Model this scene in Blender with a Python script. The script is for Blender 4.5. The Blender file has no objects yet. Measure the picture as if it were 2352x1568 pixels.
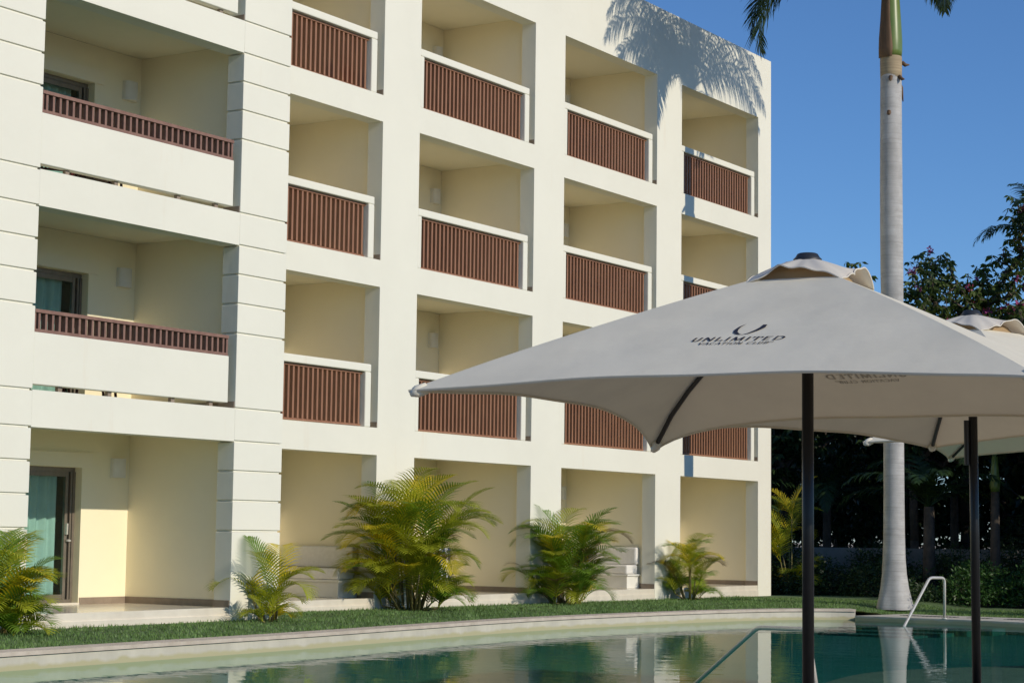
import bpy, bmesh, math, random
import numpy as np
from mathutils import Vector, Matrix
R = math.radians
random.seed(7)
rng = np.random.default_rng(11)
sc = bpy.context.scene
col = sc.collection

# ------------------------------------------------------------------ camera, world, sun, exposure
CAMP = (0.0, -22.3259, 1.2123)
PITCH, ROLL, YAW = 0.0968, 0.0127, 1.0058
cy_, sy_ = math.cos(YAW), math.sin(YAW); cp_, sp_ = math.cos(PITCH), math.sin(PITCH)
fwd = Vector((sy_*cp_, cy_*cp_, sp_)); rt0 = Vector((cy_, -sy_, 0)); up0 = rt0.cross(fwd)
rt = rt0*math.cos(ROLL)+up0*math.sin(ROLL); up = -rt0*math.sin(ROLL)+up0*math.cos(ROLL)
cd = bpy.data.cameras.new('camera'); cam = bpy.data.objects.new('camera', cd); col.objects.link(cam)
cam.matrix_world = Matrix(((rt.x, up.x, -fwd.x, CAMP[0]), (rt.y, up.y, -fwd.y, CAMP[1]), (rt.z, up.z, -fwd.z, CAMP[2]), (0, 0, 0, 1)))
cd.sensor_width = 36; cd.lens = 36*4572.73/2352; cd.clip_start = 0.1; cd.clip_end = 3000
sc.camera = cam

SUNDIR = Vector((0.06, 1.0, -0.469)).normalized()          # way the light travels
elev = math.asin(-SUNDIR.z); azim = math.atan2(-SUNDIR.x, -SUNDIR.y)
w = bpy.data.worlds.new('World'); sc.world = w; w.use_nodes = True
nt = w.node_tree; bg = nt.nodes['Background']
sky = nt.nodes.new('ShaderNodeTexSky'); sky.sky_type = 'NISHITA'; sky.sun_disc = False
sky.sun_elevation = elev; sky.sun_rotation = azim; sky.altitude = 900; sky.air_density = 1.0; sky.dust_density = 0.0; sky.ozone_density = 8.5
nt.links.new(sky.outputs[0], bg.inputs[0]); bg.inputs[1].default_value = 0.12
sd = bpy.data.lights.new('sun', 'SUN'); sd.energy = 3.12; sd.angle = R(0.5); sd.color = (1.0, 0.90, 0.75)
sun = bpy.data.objects.new('sun', sd); col.objects.link(sun)
sun.rotation_mode = 'QUATERNION'; sun.rotation_quaternion = SUNDIR.to_track_quat('-Z', 'Y'); sun.location = (0, -60, 40)
sc.view_settings.view_transform = 'Standard'; sc.view_settings.look = 'None'
sc.view_settings.exposure = 0.0; sc.view_settings.gamma = 1.0
sc.cycles.max_bounces = 8; sc.cycles.diffuse_bounces = 4; sc.cycles.transparent_max_bounces = 16
sc.cycles.caustics_reflective = False; sc.cycles.caustics_refractive = False

# ------------------------------------------------------------------ materials
def newmat(name):
    m = bpy.data.materials.new(name); m.use_nodes = True
    n = m.node_tree.nodes; return m, n, m.node_tree.links, n['Principled BSDF']
def noise_mix(n, l, c1, c2, scale, detail=5, lo=.35, hi=.65, stretch=None, rough=.6):
    tc = n.new('ShaderNodeTexCoord'); mp = n.new('ShaderNodeMapping'); nz = n.new('ShaderNodeTexNoise'); cr = n.new('ShaderNodeValToRGB')
    l.new(tc.outputs['Object'], mp.inputs[0])
    if stretch: mp.inputs['Scale'].default_value = stretch
    l.new(mp.outputs[0], nz.inputs['Vector']); nz.inputs['Scale'].default_value = scale; nz.inputs['Detail'].default_value = detail; nz.inputs['Roughness'].default_value = rough
    l.new(nz.outputs['Fac'], cr.inputs[0]); cr.color_ramp.elements[0].position = lo; cr.color_ramp.elements[1].position = hi
    cr.color_ramp.elements[0].color = (*c1, 1); cr.color_ramp.elements[1].color = (*c2, 1)
    return cr, mp, nz
def bump(n, l, b, scale, dist, strength=.5, mp=None, detail=4):
    nz = n.new('ShaderNodeTexNoise'); nz.inputs['Scale'].default_value = scale; nz.inputs['Detail'].default_value = detail
    if mp is None:
        tc = n.new('ShaderNodeTexCoord'); l.new(tc.outputs['Object'], nz.inputs['Vector'])
    else: l.new(mp.outputs[0], nz.inputs['Vector'])
    bp = n.new('ShaderNodeBump'); bp.inputs['Distance'].default_value = dist; bp.inputs['Strength'].default_value = strength
    l.new(nz.outputs['Fac'], bp.inputs['Height']); l.new(bp.outputs[0], b.inputs['Normal']); return bp
def simple(name, c1, c2=None, scale=4, rough=.7, bscale=None, bdist=.004, bstr=.5, metal=0, stretch=None, lo=.35, hi=.65, spec=None):
    m, n, l, b = newmat(name)
    if c2 is None: c2 = tuple(x*.88 for x in c1)
    cr, mp, nz = noise_mix(n, l, c1, c2, scale, stretch=stretch, lo=lo, hi=hi)
    l.new(cr.outputs[0], b.inputs['Base Color']); b.inputs['Roughness'].default_value = rough; b.inputs['Metallic'].default_value = metal
    if spec is not None: b.inputs['Specular IOR Level'].default_value = spec
    if bscale: bump(n, l, b, bscale, bdist, bstr)
    return m
def plaster(name, c, stain, amount=.5):
    m, n, l, b = newmat(name)
    cr, mp, nz = noise_mix(n, l, c, tuple(x*.955 for x in c), .55, detail=8, lo=.38, hi=.68)
    cr2, mp2, nz2 = noise_mix(n, l, (0, 0, 0), (amount,)*3, .9, detail=9, lo=.60, hi=.80, stretch=(1.8, 1.8, .22), rough=.7)
    mx = n.new('ShaderNodeMixRGB'); mx.inputs[2].default_value = (*stain, 1)
    l.new(cr2.outputs[0], mx.inputs[0]); l.new(cr.outputs[0], mx.inputs[1]); l.new(mx.outputs[0], b.inputs['Base Color'])
    b.inputs['Roughness'].default_value = .85; b.inputs['Specular IOR Level'].default_value = .25
    bump(n, l, b, 5.0, .02, .25, detail=8)
    return m
def leafmat(name, c, trans=.35, var=.25, rough=.45):
    m, n, l, b = newmat(name)
    cr, mp, nz = noise_mix(n, l, tuple(x*(1-var) for x in c), tuple(min(1, x*(1+var)) for x in c), 3.0, detail=3, lo=.3, hi=.7)
    l.new(cr.outputs[0], b.inputs['Base Color']); b.inputs['Roughness'].default_value = rough; b.inputs['Specular IOR Level'].default_value = .35
    tr = n.new('ShaderNodeBsdfTranslucent'); hs = n.new('ShaderNodeMixRGB'); hs.blend_type = 'MULTIPLY'; hs.inputs[0].default_value = 1; hs.inputs[2].default_value = (1.15, 1.15, .55, 1)
    l.new(cr.outputs[0], hs.inputs[1]); l.new(hs.outputs[0], tr.inputs[0])
    mx = n.new('ShaderNodeMixShader'); mx.inputs[0].default_value = trans
    l.new(b.outputs[0], mx.inputs[1]); l.new(tr.outputs[0], mx.inputs[2]); l.new(mx.outputs[0], n['Material Output'].inputs[0])
    return m
M = {}
M['wall'] = plaster('cream_plaster', (.815, .795, .675), (.70, .59, .43), .5)
M['inner'] = plaster('yellow_cream_paint', (.93, .845, .615), (.80, .70, .48), .25)
M['backwall'] = plaster('pale_cream_paint', (.93, .85, .60), (.80, .70, .47), .2)
M['ceiling'] = plaster('ceiling_paint', (.86, .81, .62), (.70, .65, .48), .3)
M['skirt'] = simple('stone_skirting', (.30, .235, .175), (.24, .185, .135), 6, .5)
M['slat'] = simple('brown_red_slat', (.335, .165, .092), (.27, .125, .068), 9, .55, stretch=(1, 1, .2))
M['rail'] = simple('faded_brown_rail', (.27, .15, .11), (.21, .11, .08), 9, .6)
M['floor'] = simple('pale_floor_tile', (.76, .70, .58), (.68, .62, .51), 3, .16)
M['stone'] = simple('beige_stone', (.36, .315, .24), (.30, .26, .20), 5, .75, 30, .004)
M['doorframe'] = simple('bronze_door_frame', (.26, .22, .175), (.21, .18, .14), 8, .4, metal=.4)
M['curtain'] = simple('curtain_cloth', (.72, .74, .70), (.64, .67, .63), 6, .9)
M['white'] = simple('white_plaster', (.78, .765, .69), (.72, .70, .62), 3, .8)
M['cushion'] = simple('offwhite_cushion', (.80, .77, .71), (.74, .71, .65), 12, .9, 60, .003)
M['black'] = simple('black_pole_paint', (.008, .009, .011), (.006, .007, .008), 20, .30, spec=.35)
M['rib'] = simple('dark_rib_metal', (.018, .017, .018), (.012, .012, .012), 20, .45)
M['finial'] = simple('finial_plastic', (.030, .034, .040), (.02, .024, .03), 10, .5)
M['showthrough'] = simple('showthrough_print', (.50, .46, .38), (.46, .42, .35), 20, .9)  # logo seen through backlit cloth, put into a darker underside colour
M['ink'] = simple('navy_print', (.012, .016, .035), (.014, .018, .04), 20, .9)
M['steel'] = simple('stainless_steel', (.66, .63, .56), (.58, .55, .49), 20, .35, metal=.35)
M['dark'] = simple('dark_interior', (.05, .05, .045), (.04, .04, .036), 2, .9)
M['chair'] = simple('dark_red_wood', (.15, .035, .028), (.10, .024, .02), 8, .5)
M['soil'] = simple('dark_soil', (.055, .042, .030), (.03, .024, .017), 2.5, .95, 12, .03)
M['fillground'] = simple('pale_fill_ground', (.56, .47, .34), (.48, .40, .29), .6, .9)  # pale tone picked so the unseen ground bounces warm fill light
M['gwall'] = simple('grey_render', (.26, .25, .225), (.19, .185, .165), 2, .9)
M['grassbase'] = simple('turf', (.10, .165, .05), (.07, .12, .035), 6, .95)
M['grass'] = leafmat('grass_blade', (.15, .25, .075), .25, .45, .5)
M['green'] = leafmat('frond_green', (.17, .29, .030), .40)
M['ygreen'] = leafmat('frond_yellow_green', (.38, .41, .03), .35)
M['yellow'] = leafmat('frond_yellow', (.70, .56, .03), .40)
M['brownleaf'] = leafmat('frond_brown', (.17, .10, .04), .2)
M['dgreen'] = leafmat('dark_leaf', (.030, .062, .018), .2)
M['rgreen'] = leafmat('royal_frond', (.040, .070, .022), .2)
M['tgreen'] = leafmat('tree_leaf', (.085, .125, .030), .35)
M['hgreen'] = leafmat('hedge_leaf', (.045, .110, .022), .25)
M['pink'] = leafmat('pink_flower', (.50, .10, .30), .35)
M['cane'] = simple('palm_cane', (.22, .19, .055), (.13, .10, .035), 7, .6, stretch=(1, 1, .3))
M['bark'] = simple('bark', (.11, .085, .062), (.06, .048, .036), 5, .9, 14, .02)

def trunk_mat():
    m, n, l, b = newmat('royal_trunk')
    cr, mp, nz = noise_mix(n, l, (.53, .52, .50), (.37, .36, .345), 2.2, detail=8, lo=.35, hi=.70)
    cr2, mp2, nz2 = noise_mix(n, l, (1, 1, 1), (.70, .68, .65), 5, detail=8, lo=.48, hi=.72, stretch=(.18, .18, 4.5), rough=.75)
    mx = n.new('ShaderNodeMixRGB'); mx.blend_type = 'MULTIPLY'; mx.inputs[0].default_value = .8
    l.new(cr.outputs[0], mx.inputs[1]); l.new(cr2.outputs[0], mx.inputs[2]); l.new(mx.outputs[0], b.inputs['Base Color'])
    b.inputs['Roughness'].default_value = .8
    bp = n.new('ShaderNodeBump'); bp.inputs['Distance'].default_value = .012; l.new(cr2.outputs[0], bp.inputs['Height']); l.new(bp.outputs[0], b.inputs['Normal'])
    return m
M['trunk'] = trunk_mat()
M['shaft'] = simple('crownshaft_green', (.10, .17, .035), (.17, .22, .05), 1.6, .35, stretch=(3, 3, .4))
M['sheath'] = simple('dry_sheath', (.17, .10, .055), (.11, .065, .035), 4, .8, stretch=(3, 3, .4))
M['newscar'] = simple('pale_scar', (.42, .33, .20), (.30, .23, .14), 6, .8, stretch=(.2, .2, 4))

def fabric(name, c, tr, fac):
    m, n, l, b = newmat(name)
    cr, mp, nz = noise_mix(n, l, c, tuple(x*.90 for x in c), 2.2, detail=7, lo=.40, hi=.72)
    l.new(cr.outputs[0], b.inputs['Base Color']); b.inputs['Roughness'].default_value = .9; b.inputs['Specular IOR Level'].default_value = .15
    bp = bump(n, l, b, 2.2, .045, .26, detail=5)
    t = n.new('ShaderNodeBsdfTranslucent'); t.inputs[0].default_value = (*tr, 1)
    mx = n.new('ShaderNodeMixShader'); mx.inputs[0].default_value = fac
    l.new(b.outputs[0], mx.inputs[1]); l.new(t.outputs[0], mx.inputs[2]); l.new(mx.outputs[0], n['Material Output'].inputs[0])
    return m
M['canopy'] = fabric('canopy_fabric', (.91, .86, .70), (.66, .50, .33), .18)
M['capunder'] = fabric('cap_underside_tan', (.46, .33, .19), (.5, .35, .18), .2)  # browner cap cloth, look of its underside put into the colour
M['capcloth'] = fabric('vent_fabric', (.86, .82, .72), (.70, .52, .33), .25)

def glass_mat():
    m, n, l, b = newmat('tinted_glass')
    t = n.new('ShaderNodeBsdfTransparent'); t.inputs[0].default_value = (.79, .91, .88, 1)
    g = n.new('ShaderNodeBsdfGlossy'); g.inputs['Roughness'].default_value = .01; f = n.new('ShaderNodeFresnel'); ge = n.new('ShaderNodeNewGeometry'); mr = n.new('ShaderNodeMapRange'); mr.inputs[3].default_value = 1.45; mr.inputs[4].default_value = 1/1.45; l.new(ge.outputs['Backfacing'], mr.inputs[0]); l.new(mr.outputs[0], f.inputs[0])
    mx = n.new('ShaderNodeMixShader'); l.new(f.outputs[0], mx.inputs[0]); l.new(t.outputs[0], mx.inputs[1]); l.new(g.outputs[0], mx.inputs[2])
    l.new(mx.outputs[0], n['Material Output'].inputs[0]); return m
M['glass'] = glass_mat()
def water_mat():
    m, n, l, b = newmat('pool_water')
    t = n.new('ShaderNodeBsdfTransparent'); t.inputs[0].default_value = (.66, .97, .92, 1)
    g = n.new('ShaderNodeBsdfGlossy'); g.inputs['Roughness'].default_value = .012; f = n.new('ShaderNodeFresnel'); ge = n.new('ShaderNodeNewGeometry'); mr = n.new('ShaderNodeMapRange'); mr.inputs[3].default_value = 1.30; mr.inputs[4].default_value = 1/1.30; l.new(ge.outputs['Backfacing'], mr.inputs[0]); l.new(mr.outputs[0], f.inputs[0])
    tc = n.new('ShaderNodeTexCoord'); mp = n.new('ShaderNodeMapping'); nz = n.new('ShaderNodeTexNoise'); bp = n.new('ShaderNodeBump')
    mp.inputs['Rotation'].default_value = (0, 0, R(35)); mp.inputs['Scale'].default_value = (1, .45, 1)
    l.new(tc.outputs['Object'], mp.inputs[0]); l.new(mp.outputs[0], nz.inputs['Vector']); nz.inputs['Scale'].default_value = 2.6; nz.inputs['Detail'].default_value = 3
    bp.inputs['Distance'].default_value = .0035; bp.inputs['Strength'].default_value = 1.0
    l.new(nz.outputs['Fac'], bp.inputs['Height']); l.new(bp.outputs[0], g.inputs['Normal']); l.new(bp.outputs[0], f.inputs['Normal'])
    mx = n.new('ShaderNodeMixShader'); l.new(f.outputs[0], mx.inputs[0]); l.new(t.outputs[0], mx.inputs[1]); l.new(g.outputs[0], mx.inputs[2])
    l.new(mx.outputs[0], n['Material Output'].inputs[0]); return m
M['water'] = water_mat()
M['poolfloor'] = simple('teal_pool_plaster', (.025, .20, .175), (.02, .17, .145), 1.2, .9)
M['shelf'] = simple('sandy_shelf', (.36, .34, .26), (.30, .28, .215), 2.0, .9)
M['coping'] = simple('coping_stone', (.60, .52, .43), (.47, .40, .32), 3.5, .8, 25, .003)
def face_mat():
    m, n, l, b = newmat('pool_face_stone')
    cr, mp, nz = noise_mix(n, l, (.60, .56, .46), (.47, .44, .36), 2.4, detail=8, stretch=(1, 1, .25), lo=.35, hi=.7)
    # mineral band left by the water line (height + wobble)
    tc = n.new('ShaderNodeTexCoord'); sp = n.new('ShaderNodeSeparateXYZ'); l.new(tc.outputs['Object'], sp.inputs[0])
    nz2 = n.new('ShaderNodeTexNoise'); nz2.inputs['Scale'].default_value = 3.5; nz2.inputs['Detail'].default_value = 6; l.new(tc.outputs['Object'], nz2.inputs['Vector'])
    ma = n.new('ShaderNodeMath'); ma.operation = 'MULTIPLY_ADD'; ma.inputs[1].default_value = .12; l.new(nz2.outputs['Fac'], ma.inputs[0]); l.new(sp.outputs['Z'], ma.inputs[2])
    mr = n.new('ShaderNodeMapRange'); mr.inputs[1].default_value = -.33; mr.inputs[2].default_value = -.37; l.new(ma.outputs[0], mr.inputs[0])
    mx = n.new('ShaderNodeMixRGB'); mx.inputs[2].default_value = (.46, .42, .25, 1); l.new(mr.outputs[0], mx.inputs[0]); l.new(cr.outputs[0], mx.inputs[1])
    l.new(mx.outputs[0], b.inputs['Base Color']); b.inputs['Roughness'].default_value = .8
    return m
M['poolface'] = face_mat()
M['nosing'] = simple('dark_step_strip', (.02, .10, .09), (.015, .08, .07), 8, .6)  # dark tone of the thin strip along each tread edge

# ------------------------------------------------------------------ mesh helpers
class MB:
    def __init__(s): s.v = []; s.f = []
    def add(s, vs, fs):
        o = len(s.v); s.v.extend(tuple(map(float, v)) for v in vs); s.f.extend(tuple(i+o for i in f) for f in fs)
    def box(s, x0, x1, y0, y1, z0, z1):
        s.add([(x0, y0, z0), (x1, y0, z0), (x1, y1, z0), (x0, y1, z0), (x0, y0, z1), (x1, y0, z1), (x1, y1, z1), (x0, y1, z1)],
              [(3, 2, 1, 0), (4, 5, 6, 7), (0, 1, 5, 4), (1, 2, 6, 5), (2, 3, 7, 6), (3, 0, 4, 7)])
    def tube(s, pts, rad, n=8, cap=True):
        pts = [Vector(p) for p in pts]; m = len(pts)
        if not hasattr(rad, '__len__'): rad = [rad]*m
        vs = []; ref = None
        for i, p in enumerate(pts):
            t = (pts[min(i+1, m-1)]-pts[max(i-1, 0)])
            if t.length < 1e-9: t = Vector((0, 0, 1))
            t.normalize()
            if ref is None: ref = t.orthogonal().normalized()
            ref = (ref-t*ref.dot(t)); ref = ref.normalized() if ref.length > 1e-6 else t.orthogonal().normalized()
            b = t.cross(ref)
            for k in range(n):
                a = 2*math.pi*k/n; vs.append(p+(ref*math.cos(a)+b*math.sin(a))*rad[i])
        fs = [(i*n+k, i*n+(k+1) % n, (i+1)*n+(k+1) % n, (i+1)*n+k) for i in range(m-1) for k in range(n)]
        if cap: fs += [tuple(range(n-1, -1, -1)), tuple((m-1)*n+k for k in range(n))]
        s.add(vs, fs)
    def lathe(s, prof, c=(0, 0, 0), n=24):
        vs = [(c[0]+r*math.cos(2*math.pi*k/n), c[1]+r*math.sin(2*math.pi*k/n), c[2]+z) for r, z in prof for k in range(n)]
        m = len(prof)
        fs = [(i*n+k, i*n+(k+1) % n, (i+1)*n+(k+1) % n, (i+1)*n+k) for i in range(m-1) for k in range(n)]
        fs += [tuple(range(n-1, -1, -1)), tuple((m-1)*n+k for k in range(n))]
        s.add(vs, fs)
    def grid(s, P, nu, nv, closed=False):            # P[u][v]
        vs = [p for row in P for p in row]
        fs = [(i*nv+j, (i+1)*nv+j, (i+1)*nv+j+1, i*nv+j+1) for i in range(nu-1) for j in range(nv-1)]
        s.add(vs, fs)
    def mesh(s, name, off=(0, 0, 0), smooth=False):
        me = bpy.data.meshes.new(name)
        a = np.asarray(s.v, dtype=float)-np.asarray(off, dtype=float)
        me.from_pydata(a.tolist(), [], s.f); me.update()
        if smooth: me.shade_smooth()
        return me
    def build(s, name, mat, parent=None, off=(0, 0, 0), smooth=False, bevel=0):
        """vertices are world coordinates (or local when off is 0); off is the owner's world origin"""
        o = bpy.data.objects.new(name, s.mesh(name, off, smooth)); col.objects.link(o)
        o.data.materials.append(mat)
        if parent is not None: o.parent = parent
        elif any(off): o.location = off
        if bevel:
            b = o.modifiers.new('bevel', 'BEVEL'); b.width = bevel; b.segments = 2; b.limit_method = 'ANGLE'
        return o
def tag(o, label=None, cat=None, group=None, kind=None):
    if label: o['label'] = label
    if cat: o['category'] = cat
    if group: o['group'] = group
    if kind: o['kind'] = kind
    return o
def empty(name, loc, label, cat, group=None, rz=0):
    o = bpy.data.objects.new(name, None); col.objects.link(o); o.location = loc; o.rotation_euler = (0, 0, rz); o.empty_display_size = .2
    return tag(o, label, cat, group)
def kids(o): return [c for c in col.objects if c.parent == o]
def copy_tree(o, parent=None):
    c = o.copy(); col.objects.link(c)
    if parent is not None: c.parent = parent
    for ch in kids(o): copy_tree(ch, c)
    return c

# ------------------------------------------------------------------ dimensions
S = 3.2
LINT = .516
BAYS = [(26.16, 30.49), (31.72, 36.03), (37.288, 41.614), (42.889, 47.25)]
KX, ROOF = 48.04, 13.946
PA = -1.29                                   # front plane of the projecting bay
A0, A1 = 20.37, 24.83
A1R = 26.054
DEEP = 2.5

# ------------------------------------------------------------------ hotel building
HO = (30.0, 0.0, -.2)
hotel = empty('hotel_building', HO, 'cream four-storey hotel building with recessed balconies and brown slatted railings', 'building')
def hb(mb, name, mat, parent=None, smooth=False, bevel=0): return mb.build(name, mat, parent or hotel, HO if parent is None else HO, smooth, bevel)

f = MB()                                     # main facade frame: pillars and beams
xs = [A1R-.05]+[x for b in BAYS for x in b]+[KX]
for i in range(2, len(xs)-1, 2): f.box(xs[i], xs[i+1], 0, .35, -.6, ROOF)
f.box(xs[-2], KX, 0, .35, -.6, ROOF)  if False else None
f.box(26.06, BAYS[0][0], 0, .35, -.6, ROOF)
for (x0, x1) in BAYS:
    for k in range(1, 5):
        top = k*S if k < 4 else ROOF
        f.box(x0, x1, 0, .35, k*S-LINT, top)
hb(f, 'facade_wall', M['wall'])
# slabs, party walls, back walls
def hbox(name, mat, *c):
    m = MB(); m.box(*c); return hb(m, name, mat)
for k in range(1, 5):
    hbox('floor_slab', M['floor'], 26.06, KX-.02, .35, DEEP, k*S-.30, k*S)
    hbox('ceiling', M['ceiling'], 26.06, KX-.02, .352, DEEP-.002, k*S-.345, k*S-.302)
    hbox('floor_slab', M['floor'], 12, A1R-.004, PA+.35, 1.1, k*S-.30, k*S)
    hbox('ceiling', M['ceiling'], 12.02, A1R-.006, PA+.352, 1.098, k*S-.345, k*S-.302)
for k in range(4):
    z0, z1 = k*S+.001 if k else -.5, (k+1)*S-.347
    for (a, b) in ((30.60, 31.60), (36.14, 37.18), (41.72, 42.78), (47.36, KX-.01)): hbox('partition_wall', M['inner'], a, b, .352, DEEP-.002, z0, z1)
    hbox('partition_wall', M['inner'], 24.95, A1R-.01, PA+.352, 1.098, z0, z1)
    hbox('partition_wall', M['inner'], A1R+.01, 26.155, .352, DEEP-.002, z0, z1)
    hbox('partition_wall', M['inner'], 19.3, 20.25, PA+.352, 1.098, z0, z1)
    hbox('back_wall', M['inner'], 26.06, KX-.03, DEEP, DEEP+.3, z0, z1)
    bk = MB()                                # back wall of the projecting bay: frame round the door opening
    ring = [(20.25, z0), (20.95, z0), (20.95, k*S+2.22), (23.85, k*S+2.22), (23.85, z0), (26.05, z0), (26.05, z1), (20.25, z1)]
    vs = [(x, 1.1, z) for x, z in ring]+[(x, 1.4, z) for x, z in ring]; e = 8
    bk.add(vs, [tuple(range(8)), tuple(range(15, 7, -1))]+[(i, i+8, (i+1) % 8+8, (i+1) % 8) for i in range(8)])
    hb(bk, 'back_wall', M['backwall'])
core = MB()
core.box(12, A1R, 1.78, DEEP+.3, -.5, ROOF-.1) if False else None
core.box(12, KX-.03, DEEP+.31, 15, -.5, ROOF-.05)
core.box(12, 20.2, 1.41, DEEP+.30, -.5, ROOF-.05); core.box(24.9, 26.05, 1.41, DEEP+.305, -.5, ROOF-.05)
core.box(26.06, KX-.01, .36, 15.02, 13.3, ROOF-.30)
core.box(12, 26.05, PA+.36, 2.4, 13.3, ROOF-.30)
hb(core, 'building_core', M['wall'])
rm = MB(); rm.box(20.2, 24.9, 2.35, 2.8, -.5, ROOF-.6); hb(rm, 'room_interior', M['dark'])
# rusticated pillars of the projecting bay
def rustic(x0, x1, name='rusticated_pillar'):
    m = MB(); g = .034; r = .028
    cuts = [-.6]
    for k in range(4):
        b = k*S
        if k: cuts.append(b+.0)
        cuts += [b+1.221, b+1.707, b+2.185, b+2.665]
    cuts.append(ROOF)
    for i in range(len(cuts)-1):
        z0 = cuts[i]+(g/2 if i else 0); z1 = cuts[i+1]-(g/2 if i < len(cuts)-2 else 0)
        m.box(x0, x1, PA, PA+.35, z0, z1)
        if i < len(cuts)-2: m.box(x0+r, x1-r, PA+r, PA+.349, z1+.0005, z1+g-.0005)
    return hb(m, name, M['wall'], bevel=.008)
rustic(A0-1.22, A0); rustic(A1, A1R)
bw = MB()
bw.box(12, A0-1.222, PA, PA+.35, -.6, ROOF)
bw.box(A1R-.36, A1R-.003, PA+.351, .36, -.6, ROOF-.01)          # return of the pillar to the main facade
hb(bw, 'side_wall', M['wall'])
for k in range(1, 5): hbox('facade_beam', M['wall'], A0+.001, A1-.001, PA+.004, PA+.35, k*S-.535, k*S if k < 4 else ROOF)
# ground platform, steps
pf = MB()
pf.box(26.06, KX-.05, .351, DEEP-.01, -.5, 0)
for (x0, x1) in BAYS: pf.box(x0+.001, x1-.001, .012, .351, -.5, 0); pf.box(x0+.001, x1-.001, -.012, .0119, -.5, -.125)
pf.box(A0-.1, A1R-.4, PA+.351, 1.1-.01, -.5, 0); pf.box(A0+.001, A1-.001, PA+.02, PA+.351, -.5, 0); pf.box(A0+.001, A1-.001, PA-.004, PA+.0199, -.5, -.125)
pf.box(20.9, 23.9, 1.1-.01, 1.5, -.5, .03)
hb(pf, 'ground_platform', M['floor'])
for k in range(4):
    z = k*S+.0005
    for (x0, x1), wx in zip(BAYS, (30.60, 36.14, 41.72, 47.36)):
        for c_ in ((wx-.012, wx+.01, .359, DEEP-.003), (x1-.014, x1+.01, .01, .358), (x0+.02, wx-.013, DEEP-.012, DEEP+.01)): hbox('skirting_board', M['skirt'], *c_, z, z+.11)
    for c_ in ((24.95-.012, 24.96, PA+.358, 1.09), (A1-.014, A1+.01, PA+.02, PA+.356), (23.87, 24.937, 1.1-.012, 1.11)): hbox('skirting_board', M['skirt'], *c_, z, z+.11)

# framed slatted balcony fronts of the main facade
def slats(m, x0, x1, y, z0, z1, n, wd=.050, dp=.105):
    for i in range(n):
        c = x0+(i+.5)*(x1-x0)/n
        m.box(c-wd/2, c+wd/2, y, y+dp, z0, z1)
for bi, (x0, x1) in enumerate(BAYS):
    for k in range(1, 4):
        z = k*S; fr = MB(); y0, y1 = .006, .24
        xa, xb = x0+.012, x1-.21
        fr.box(xa, xb, y0, y1, z+1.04, z+1.19)                          # top rail of the white frame
        fr.box(xa, xa+.125, y0, y1, z+.001, z+1.0395); fr.box(xb-.18, xb, y0, y1, z+.001, z+1.0395)
        fo = hb(fr, 'balcony_frame', M['wall'], bevel=.02)
        s_ = MB(); ys = .10
        s_.box(xa+.1255, xb-.1805, ys-.012, ys+.115, z+.995, z+1.035)
        s_.box(xa+.1255, xb-.1805, ys+.01, ys+.075, z+.02, z+.055)
        slats(s_, xa+.13, xb-.185, ys, z+.0565, z+.994, 27)
        hb(s_, 'slat_railing', M['slat'], fo)

# parapets of the projecting bay, open below and with a low slatted rail on top
for k in range(1, 4):
    z = k*S; xe = A1-.185
    pm = MB(); pm.box(A0-.002, xe, PA+.002, PA+.155, z+.078, z+.832)
    po = hb(pm, 'balcony_parapet', M['wall'], bevel=.012)
    s_ = MB(); za, zb = z+.834, z+1.165
    s_.box(A0+.003, xe-.015, PA+.012, PA+.112, za, za+.045); s_.box(A0+.003, xe-.015, PA+.0, PA+.125, zb-.05, zb)
    s_.box(xe-.055, xe-.0155, PA+.02, PA+.10, za+.046, zb-.051); s_.box(A0+.004, A0+.04, PA+.02, PA+.10, za+.046, zb-.051)
    n = 31
    slats(s_, A0+.04, xe-.056, PA+.02, za+.046, zb-.051, n, .042, .088)
    hb(s_, 'slat_railing', M['rail'], po)
    for xx in (A0+.6, 22.0, 23.4, 24.3):                                  # short feet under the parapet
        br = MB(); br.box(xx-.04, xx+.04, PA+.06, PA+.12, z+.001, z+.079); hb(br, 'parapet_foot', M['skirt'], po)

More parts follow.
